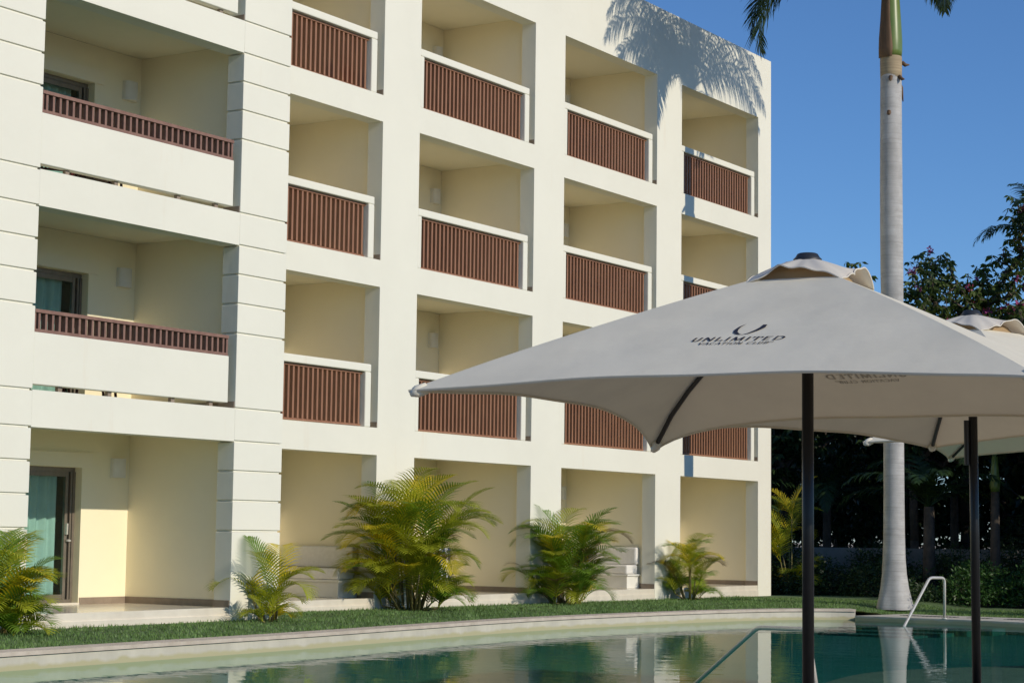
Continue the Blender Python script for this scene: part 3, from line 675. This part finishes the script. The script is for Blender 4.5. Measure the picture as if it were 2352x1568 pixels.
for (x, y, s_, rz, lab) in spots:
    c_ = copy_tree(dt); c_.location = (x, y, -.4); c_.scale = (s_, s_, s_); c_.rotation_euler = (0, 0, rz); c_['label'] = lab
ct = make_tree('added_shade_tree', (54.2, -1.6, -.4), 3.2, [(0, 0, 5.6, 2.4, 2.4, 1.3, 1), (.6, -.6, 4.6, 2.2, 2.2, 1.0, .8), (-.4, .6, 6.4, 1.5, 1.5, .7, .4)], 560, 11, .32, M['dgreen'], 'added dark spreading tree whose crown shades the palms beside the royal palm trunk', 'tree', 61, 'spreading trees added to darken the garden', spread=.3, rt_=.12)  # crowns added behind the nearest parasol to darken the garden
for (x, y, s_, rz, lab) in ((56.2, -5.2, 1.0, 1.1, 'added dark spreading tree whose crown hangs over the slender palm with the green crownshaft'), (54.6, 2.6, .95, 2.6, 'added dark spreading tree whose crown fills the gap beside the hotel corner'), (52.6, -7.4, .95, 3.7, 'added dark spreading tree at the right edge of the view over the shrubs'), (59.5, .8, 1.05, 4.9, 'added dark spreading tree farther back between the hotel corner and the royal palm')):
    c_ = copy_tree(ct); c_.location = (x, y, -.4); c_.scale = (s_, s_, s_); c_.rotation_euler = (0, 0, rz); c_['label'] = lab
# tall trees just outside the right edge of the view: their shade keeps the garden dark
for i, (x, y, s_, rz) in enumerate(((53.0, -11.5, 1.3, 1), (57.5, -10.5, 1.45, 2), (62, -12.5, 1.45, 3), (49.6, -12.2, .95, 4), (67, -13.5, 1.5, 5))):
    c_ = copy_tree(dt); c_.location = (x, y, -.4); c_.scale = (s_, s_, s_); c_.rotation_euler = (0, 0, rz); c_['label'] = 'tall dark tree outside the right edge that shades the garden'; c_['group'] = 'shade trees right of the pool'

# slender garden palms in the shade
def garden_palm(loc, H, nf, L, seed, label, shaft=True, r0=.13):
    root = empty('garden_palm', loc, label, 'palm', 'slender palms in the shaded garden'); r_ = random.Random(seed)
    m = MB(); m.tube([(0, 0, -.1), (.03, .02, H*.5), (0, 0, H)], [r0*1.15, r0, r0*.85], 10); m.build('trunk', M['bark'], root, smooth=True)
    if shaft:
        m = MB(); m.lathe([(r0*.9, H), (r0*1.05, H+.15), (r0*.8, H+.6), (r0*.5, H+1.0)], (0, 0, 0), 14); m.build('crownshaft', M['shaft'], root, smooth=True)
    for i in range(nf):
        az = 2*math.pi*i/nf+r_.uniform(-.3, .3); o_ = r_.random()
        mb = frond_mesh(L*r_.uniform(.85, 1.1), R(75-45*o_), R(r_.uniform(85, 130)), 46, .55, .045, .05, .5, .02, az, plumose=.3, seed=seed*50+i)
        o = mb.build('frond', M['dgreen'], root); o.location = (0, 0, H+(.9 if shaft else 0))
    return root
garden_palm((50.7, -3.35, -.4), 2.5, 13, 2.5, 1, 'bushy dark palm with a brown trunk behind the steel handrail', False, .16)
garden_palm((51.0, -5.05, -.4), 2.9, 12, 2.5, 2, 'slender palm with a green crownshaft right of the second umbrella pole')
garden_palm((54.5, 1.2, -.4), 2.7, 14, 2.8, 3, 'dark drooping palm between the hotel corner and the royal palm', False)
garden_palm((57.5, -1.6, -.4), 3.4, 14, 3.0, 4, 'dark palm just right of the royal palm trunk farther back', False)
garden_palm((55.0, -6.6, -.4), 3.0, 14, 2.8, 5, 'dark palm at the right edge of the view in front of the wall')
garden_palm((52.3, 3.4, -.4), 2.2, 13, 2.6, 6, 'dark palm close behind the right corner of the hotel', False)
garden_palm((60.8, -3.4, -.4), 11.0, 12, 2.6, 7, 'tall palm whose frond pokes out beside the flowering tree', False)

# low garden wall and shrubs
gw = MB(); a, b = Vector((50.6, 2.6)), Vector((57.5, -9.0)); d = (b-a).normalized(); nn = Vector((-d.y, d.x))*.09
vs = [a+nn, b+nn, b-nn, a-nn]; gw.add([(v.x, v.y, -.45) for v in vs]+[(v.x, v.y, .98) for v in vs], [(3, 2, 1, 0), (4, 5, 6, 7), (0, 1, 5, 4), (1, 2, 6, 5), (2, 3, 7, 6), (3, 0, 4, 7)])
tag(gw.build('garden_wall', M['gwall'], None, ((a.x+b.x)/2, (a.y+b.y)/2, -.45)), 'low pale rendered garden wall behind the shaded palms', 'wall')
def shrub(loc, rx, ry, rz, nt, seed, label, mat='hgreen', size=.10):
    root = empty('shrub', loc, label, 'shrub', 'round shrubs along the pool garden'); r_ = random.Random(seed); lm = MB(); bm_ = MB()
    for _ in range(nt):
        d = Vector((r_.gauss(0, 1), r_.gauss(0, 1), abs(r_.gauss(0, 1)))).normalized()*(r_.random()**.3)*(1+.15*math.sin(5*r_.random()))
        p = (d.x*rx, d.y*ry, .08+d.z*rz); leaf_quads(lm, p, 9, size, r_, drop=-.2, spread=.14)
        if r_.random() < .15: bm_.tube([(p[0]*.15, p[1]*.15, 0), (p[0]*.6, p[1]*.6, p[2]*.7), p], [.012, .008, .004], 4, cap=False)
    lm.build('foliage', M[mat], root); bm_.build('stems', M['bark'], root); return root
shrub((48.3, -5.5, -.4), 1.2, 1.0, .95, 620, 1, 'rounded green shrub right of the steel handrail')
shrub((48.9, -7.0, -.4), 1.1, 1.0, 1.05, 560, 2, 'rounded green shrub at the right edge beside the low deck')
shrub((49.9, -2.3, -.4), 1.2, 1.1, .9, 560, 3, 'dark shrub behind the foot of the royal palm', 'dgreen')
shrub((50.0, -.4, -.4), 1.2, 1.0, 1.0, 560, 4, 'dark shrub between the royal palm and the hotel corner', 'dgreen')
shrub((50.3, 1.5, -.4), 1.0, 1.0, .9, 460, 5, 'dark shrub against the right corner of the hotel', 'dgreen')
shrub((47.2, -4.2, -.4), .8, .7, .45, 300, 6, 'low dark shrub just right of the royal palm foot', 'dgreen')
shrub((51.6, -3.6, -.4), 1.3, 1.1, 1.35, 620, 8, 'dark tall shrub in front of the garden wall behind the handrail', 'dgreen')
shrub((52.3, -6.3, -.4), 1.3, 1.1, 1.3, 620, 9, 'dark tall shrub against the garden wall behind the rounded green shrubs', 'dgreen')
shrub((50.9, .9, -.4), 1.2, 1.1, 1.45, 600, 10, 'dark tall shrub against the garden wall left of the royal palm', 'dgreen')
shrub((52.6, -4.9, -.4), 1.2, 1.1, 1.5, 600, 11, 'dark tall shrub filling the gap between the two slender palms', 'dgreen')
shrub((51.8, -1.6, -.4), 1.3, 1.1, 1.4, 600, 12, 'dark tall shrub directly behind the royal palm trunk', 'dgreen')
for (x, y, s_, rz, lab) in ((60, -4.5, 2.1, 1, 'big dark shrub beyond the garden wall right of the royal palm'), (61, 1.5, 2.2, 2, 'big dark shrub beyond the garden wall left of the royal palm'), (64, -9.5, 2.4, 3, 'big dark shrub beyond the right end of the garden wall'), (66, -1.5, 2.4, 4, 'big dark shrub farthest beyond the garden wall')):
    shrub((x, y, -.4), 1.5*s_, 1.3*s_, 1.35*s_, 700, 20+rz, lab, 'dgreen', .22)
shrub((43.6, -9.9, -.4), 1.1, 1.0, 2.7, 620, 7, 'unseen tall shrub added outside the right edge to shade the palm foot')  # unseen shrub added so its shadow falls on the royal palm foot

# ------------------------------------------------------------------ umbrellas
UZ0 = -.285
ZT, ZR, AV, HS = 2.74-UZ0, 2.01-UZ0, .27, 1.75
CZ = [(-1, 1, -.0), (1, 1, -.19), (1, -1, -.02), (-1, -1, -.01)]
def canopy_pt(face, s, t):
    """face 0..3 (-x, +y, +x, -y), s along the edge -1..1, t from the vent to the rim"""
    hcur = AV+(HS-AV)*t
    inw = .11*(1-s*s)*t*t
    x, y = -(hcur-inw), -s*hcur
    z = ZT-(ZT-ZR)*(.88*t+.12*t*t)-.018*(1-s*s)*math.sin(math.pi*t)+(FAR_RISE if face == 2 else .062)*(1-s*s)*t*t
    z += .004*math.sin(9*s+5*t)*t
    if face == 1: x, y = -y, -x
    if face == 1: x, y = s*hcur*1.0, hcur-inw
    if face == 2: x, y = hcur-inw, s*hcur
    if face == 3: x, y = -s*hcur, -(hcur-inw)
    for cx, cy, dz in CZ:
        if dz:
            dist = math.hypot(x-cx*HS, y-cy*HS); z += dz*math.exp(-dist/.33)
    return (x, y, z)
# lettering: thick and thin strokes, slanted
def arc(cx, cy, rx, ry, a0, a1, n=14): return [(cx+rx*math.cos(R(a0+(a1-a0)*i/n)), cy+ry*math.sin(R(a0+(a1-a0)*i/n))) for i in range(n+1)]
GL = {
 'U': (.80, [[(.16, 1), (.16, .38)]+arc(.40, .34, .24, .34, 180, 360)+[(.64, 1)]]), 'N': (.86, [[(.14, 0), (.14, 1)], [(.14, 1), (.72, 0)], [(.72, 0), (.72, 1)]]),
 'L': (.66, [[(.16, 1), (.16, 0)], [(.16, .03), (.60, .03)], [(.60, .03), (.60, .2)]]), 'I': (.36, [[(.18, 0), (.18, 1)]]),
 'M': (1.0, [[(.12, 0), (.17, 1)], [(.17, 1), (.50, .05)], [(.50, .05), (.83, 1)], [(.83, 1), (.88, 0)]]), 'T': (.76, [[(.38, 0), (.38, 1)], [(.04, .97), (.72, .97)], [(.04, .97), (.04, .8)], [(.72, .97), (.72, .8)]]),
 'E': (.70, [[(.16, 0), (.16, 1)], [(.16, .97), (.62, .97)], [(.16, .52), (.5, .52)], [(.16, .03), (.64, .03)]]), 'D': (.88, [[(.16, 0), (.16, 1)], [(.16, .97)]+arc(.34, .5, .46, .47, 90, -90)+[(.16, .03)]]),
 'V': (.82, [[(.06, 1), (.41, 0)], [(.41, 0), (.76, 1)]]), 'A': (.82, [[(.04, 0), (.41, 1)], [(.41, 1), (.78, 0)], [(.2, .34), (.63, .34)]]), 'C': (.86, [arc(.46, .5, .38, .5, 45, 315)]),
 'O': (.94, [arc(.47, .5, .40, .5, 0, 360, 24)]), 'B': (.74, [[(.16, 0), (.16, 1)], [(.16, .97)]+arc(.36, .75, .24, .22, 90, -90)+[(.16, .53)], [(.36, .53)]+arc(.38, .28, .28, .25, 90, -90)+[(.16, .03)]]), ' ': (.5, [])}
SERIF = {'U': [(.16, 1), (.64, 1)], 'N': [(.14, 0), (.72, 1)], 'L': [(.16, 1), (.16, 0)], 'I': [(.18, 0), (.18, 1)], 'M': [(.12, 0), (.88, 0)], 'T': [(.38, 0)], 'E': [(.16, 0), (.16, 1)], 'D': [(.16, 0), (.16, 1)], 'V': [(.06, 1), (.76, 1)], 'A': [(.04, 0), (.78, 0)], 'B': [(.16, 0), (.16, 1)]}
def stroke(poly, out, w0, w1):
    for i in range(len(poly)-1):
        (xa, ya), (xb, yb) = poly[i], poly[i+1]; dx, dy = xb-xa, yb-ya; L = math.hypot(dx, dy) or 1
        wd = w0+(w1-w0)*abs(dy)/L*(1.0 if dx*dy <= 0 or abs(dx) < .02 else .55); nx_, ny_ = -dy/L*wd/2, dx/L*wd/2; ex = min(wd*.3, .03); ux, uy = dx/L*ex, dy/L*ex
        out.append([(xa+nx_-ux, ya+ny_-uy), (xb+nx_+ux, yb+ny_+uy), (xb-nx_+ux, yb-ny_+uy), (xa-nx_-ux, ya-ny_-uy)])
def text_polys(txt, x0, x1, y0, h, slant=.10, w0=.085, w1=.175, sp=.15):
    tot = sum(GL[c][0]+sp for c in txt)-sp; k = (x1-x0)/tot; out = []; x = 0
    for c in txt:
        loc = []
        for p in GL[c][1]: stroke(p, loc, w0, w1)
        for (sx, sy) in SERIF.get(c, []): loc.append([(sx-.10, sy-.018), (sx+.10, sy-.018), (sx+.10, sy+.018), (sx-.10, sy+.018)])
        out += [[(x0+(x+px)*k+slant*py*h*1.6, y0+py*h) for px, py in q] for q in loc]; x += GL[c][0]+sp
    return out
LOGO = text_polys('UNLIMITED', -.262, .275, .540, .060)+text_polys('VACATION CLUB', -.200, .205, .479, .034)
LOGO += [[(.222+.009*math.cos(a)*1.5, .508+.009*math.sin(a)), (.222+.006*math.cos(a)*1.5, .508+.006*math.sin(a)), (.222+.006*math.cos(a+.8)*1.5, .508+.006*math.sin(a+.8)), (.222+.009*math.cos(a+.8)*1.5, .508+.009*math.sin(a+.8))] for a in np.arange(0, 6.3, .785)]
Uo = [(-.017, .826), (-.047, .775), (-.058, .720), (-.050, .675), (-.025, .648), (.010, .638), (.045, .655), (.085, .705), (.112, .755), (.110, .805)]
Ui = [(-.017, .826), (-.034, .775), (-.036, .725), (-.028, .685), (-.010, .658), (.010, .640), (.036, .662), (.064, .715), (.082, .765), (.086, .806)]
LOGO += [[Uo[i], Uo[i+1], Ui[i+1], Ui[i]] for i in range(9)]
def face_pt(face, sx, e2, off=.004):
    t = 1-e2/1.65; hcur = AV+(HS-AV)*t; p = canopy_pt(face, sx/hcur if face in (0, 1, 2, 3) else 0, t)
    nrm = {0: (-.43, 0, .9), 1: (0, .43, .9), 2: (.43, 0, .9), 3: (0, -.43, .9)}[face]
    return tuple(p[i]+nrm[i]*off for i in range(3))
def make_umbrella(loc, label, rz, droop, far_rise):
    global CZ, FAR_RISE
    CZ = [(-1, 1, 0.), (1, 1, -droop), (1, -1, -.02), (-1, -1, -.01)]; FAR_RISE = far_rise
    um = empty('patio_umbrella', loc, label, 'umbrella', 'square parasols on the pool deck', R(rz))
    cm = MB(); NS, NT = 41, 17
    for fce in range(4):
        cm.grid([[canopy_pt(fce, -1+2*i/(NS-1), j/(NT-1)) for j in range(NT)] for i in range(NS)], NS, NT)
    cano = cm.build('canopy', M['canopy'], um, smooth=False)
    bm = bmesh.new(); bm.from_mesh(cano.data); bmesh.ops.remove_doubles(bm, verts=bm.verts, dist=.002); bmesh.ops.recalc_face_normals(bm, faces=bm.faces[:])
    for e in bm.edges: e.smooth = True
    for fc in bm.faces: fc.smooth = True
    bm.to_mesh(cano.data); bm.free()
    for e in cano.data.edges:
        pass
    cano.data.set_sharp_from_angle(angle=R(14))
    hm = MB()
    for fce in range(4):
        rows = []
        for i in range(NS):
            x, y, z = canopy_pt(fce, -1+2*i/(NS-1), 1); rows.append([(x, y, z+.001), (x*.9985, y*.9985, z-.013), (x*.993, y*.993, z-.012), (x*.994, y*.994, z-.004)])
        hm.grid(rows, NS, 4)
    hm.build('hem', M['canopy'], cano, smooth=True)
    pole = MB(); pole.lathe([(.035, .02), (.035, ZT+.10)], (0, 0, 0), 20); pole.build('pole', M['black'], um, smooth=True)
    bp_ = MB(); bp_.box(-.32, .32, -.32, .32, .001, .05); bp_.lathe([(.06, .05), (.06, .3), (.05, .32)], (0, 0, 0), 16); bp_.build('base', M['rib'], um, bevel=.006)
    rn = MB(); rn.lathe([(.04, ZT-.46), (.058, ZT-.45), (.058, ZT-.36), (.04, ZT-.35)], (0, 0, 0), 16); rn.build('runner', M['rib'], um, smooth=True); rn = MB(); rn.lathe([(.038, ZT-.03), (.07, ZT-.02), (.07, ZT+.03), (.038, ZT+.04)], (0, 0, 0), 16); rn.build('hub', M['rib'], um, smooth=True)
    for fce, (sx, sy, dz) in enumerate(CZ):
        rb = MB(); pts = []
        for j in range(9):
            t = .02+.955*j/8; hc = AV*.1+(HS-AV*.1)*t; zz = ZT-(ZT-ZR)*(.88*max(0, (hc-AV)/(HS-AV))+.12*max(0, (hc-AV)/(HS-AV))**2)-.024
            zz += dz*math.exp(-(HS-hc)*1.414/.33); pts.append((sx*hc, sy*hc, zz))
        rb.tube(pts, .0165, 6); r1 = rb.build('rib', M['rib'], um)
        stt = MB(); stt.tube([(sx*.04, sy*.04, ZT-.40), pts[4]], .010, 5); stt.build('strut', M['rib'], r1)
        tp = MB(); q = Vector(pts[-1]); dr = (q-Vector(pts[-2])).normalized(); tp.tube([q-dr*.05, q+dr*.01, q+dr*.05], [.034, .036, .018], 8); tp.build('rib_pocket', M['canopy'], r1, smooth=True)
    cp = MB(); nn_ = 61; rows = []
    for i in range(nn_):
        row = []
        for j in range(nn_):
            u_ = -1+2*i/(nn_-1); v_ = -1+2*j/(nn_-1); r_ = max(abs(u_), abs(v_)); kk = min(abs(u_), abs(v_))/r_ if r_ > 0 else 0; th = math.atan2(v_, u_); e = r_**2
            z = ZT+.150-r_**1.7*(.115+.062*kk*kk)+e*(.012*math.sin(7*th+.6)+.008*math.sin(13*th+2)+.010*math.sin(5*th))*(1-.5*kk**4)
            if u_ < 0: z += .040*e*math.exp(-((v_+.15)/.5)**2)*(-u_)**3
            if v_ < 0: z += .085*e*math.exp(-((u_-.42)/.36)**2)*(-v_)**2.2
            ww = .305*(1+.035*math.sin(6*th+1)*e+.015*math.sin(13*th)*e)
            row.append((u_*ww, v_*ww, z))
        rows.append(row)
    cp.grid(rows, nn_, nn_); vc = cp.build('vent_cap', M['capcloth'], um, smooth=True)
    hm2 = MB(); ring = [rows[i][0] for i in range(nn_)]+[rows[-1][j] for j in range(1, nn_)]+[rows[i][-1] for i in range(nn_-2, -1, -1)]+[rows[0][j] for j in range(nn_-2, -1, -1)]
    hm2.tube(ring, .0055, 5); hm2.build('piping', M['capcloth'], vc, smooth=True)
    ln_ = MB(); ln_.grid([[(x*h_, y*h_, z_) for x, y in ((-1, -1), (-1, 1), (1, 1), (1, -1), (-1, -1))] for h_, z_ in ((.235, ZT-.012), (.20, ZT+.05), (.10, ZT+.125))], 3, 5); ln_.build('vent_gap_skirt', M['capunder'], um)  # skirt added in the vent gap, coloured like the cap's underside
    fi_ = MB(); fi_.lathe([(.076, ZT+.118), (.086, ZT+.130), (.086, ZT+.148), (.074, ZT+.158), (.062, ZT+.178), (.052, ZT+.183), (.012, ZT+.184)], (0, 0, 0), 28); fi_.build('finial', M['finial'], um, smooth=True)

    for fce in range(3):
        lm = MB()
        for q in LOGO:
            lm.add([face_pt(fce, px-.006, py) for px, py in q], [(0, 1, 2, 3)])
        lm.build('printed_logo', M['ink'], cano)
        if fce:                                                           # logo dimming the light through the cloth, painted as an underside decal
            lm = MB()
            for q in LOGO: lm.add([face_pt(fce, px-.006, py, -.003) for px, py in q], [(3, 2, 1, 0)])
            lm.build('showthrough_print', M['showthrough'], cano)
    return um
um = make_umbrella((11.0, -17.455, UZ0), 'nearest large off-white square parasol with navy lettering on its canopy', 5.3, .19, .03)
u2 = make_umbrella((15.25, -17.0, UZ0), 'second off-white parasol standing behind the nearest one, its black pole leaning right', -17.0, .02, .06)
u2.rotation_euler = (R(-.5), R(.2), R(-17.0)); u2.scale = (1, 1, 1.036)
tb = MB(); tb.tube([(-.047, .03, 2.02), (-.047, .03, 2.36)], .020, 8); tb.build('crank_tube', M['rib'], u2)
u3 = make_umbrella((21.75, -15.75, UZ0), 'farthest off-white parasol, only one canopy corner showing beneath the second parasol', 5.3, .04, .06)
u3.scale = (1, 1, 1.10)

# ------------------------------------------------------------------ pool handrails, in-pool lounger
def rail_tube(name, pts, r_, label):
    P = [Vector(p) for p in pts]; out = [P[0]]
    for i in range(1, len(P)-1):
        a, b = (P[i-1]-P[i]), (P[i+1]-P[i]); rr = min(.11, a.length*.4, b.length*.4); s0 = P[i]+a.normalized()*rr; s1 = P[i]+b.normalized()*rr
        for j in range(7): t = j/6; out.append(s0*(1-t)**2+P[i]*2*t*(1-t)+s1*t*t)
    out.append(P[-1]); m = MB(); m.tube(out, r_, 14)
    root = empty(name, tuple(P[-1]), label, 'handrail', 'steel handrails of the pool'); m.build('tube', M['steel'], root, tuple(P[-1]), smooth=True)
    for p in (P[-1],):
        f_ = MB(); f_.lathe([(r_*2.0, -.004), (r_*2.0, .012), (r_*1.1, .02)], tuple(p), 16); f_.build('flange', M['steel'], root, tuple(P[-1]), smooth=True)
    return root
rail_tube('pool_handrail', [(37.45, -7.66, -.68), (37.718, -7.681, -.475), (38.815, -7.80, .462), (39.30, -7.935, .455), (39.27, -7.94, -.372)], .029, 'bent steel pool handrail standing on the low deck across the water')
rail_tube('pool_handrail', [(21.10, -11.40, -.62), (19.587, -13.068, .262), (18.72, -14.03, .305), (18.60, -14.18, -.286)], .024, 'bent steel pool handrail in the foreground beside the nearest umbrella pole')
lg = empty('pool_lounger', (28.15, -13.75, -.57), 'cream moulded in-pool lounger at the right edge of the pool', 'lounger')
m = MB(); pts = [(-.35, .50), (-.30, .47), (.1, .30), (.5, .22), (.9, .34), (1.3, .30), (1.62, .20)]; rows = []
for (u_, z_) in pts: rows.append([(u_*.9, v_, z_) for v_ in (-.34, 0, .34)])
m.grid(rows, len(pts), 3); o = m.build('seat_shell', M['cushion'], lg, smooth=True); s_ = o.modifiers.new('solid', 'SOLIDIFY'); s_.thickness = .10
m = MB(); m.box(-.1, 1.3, -.28, .28, .002, .16); m.build('base', M['cushion'], lg, bevel=.03); lg.rotation_euler = (0, 0, R(-70))
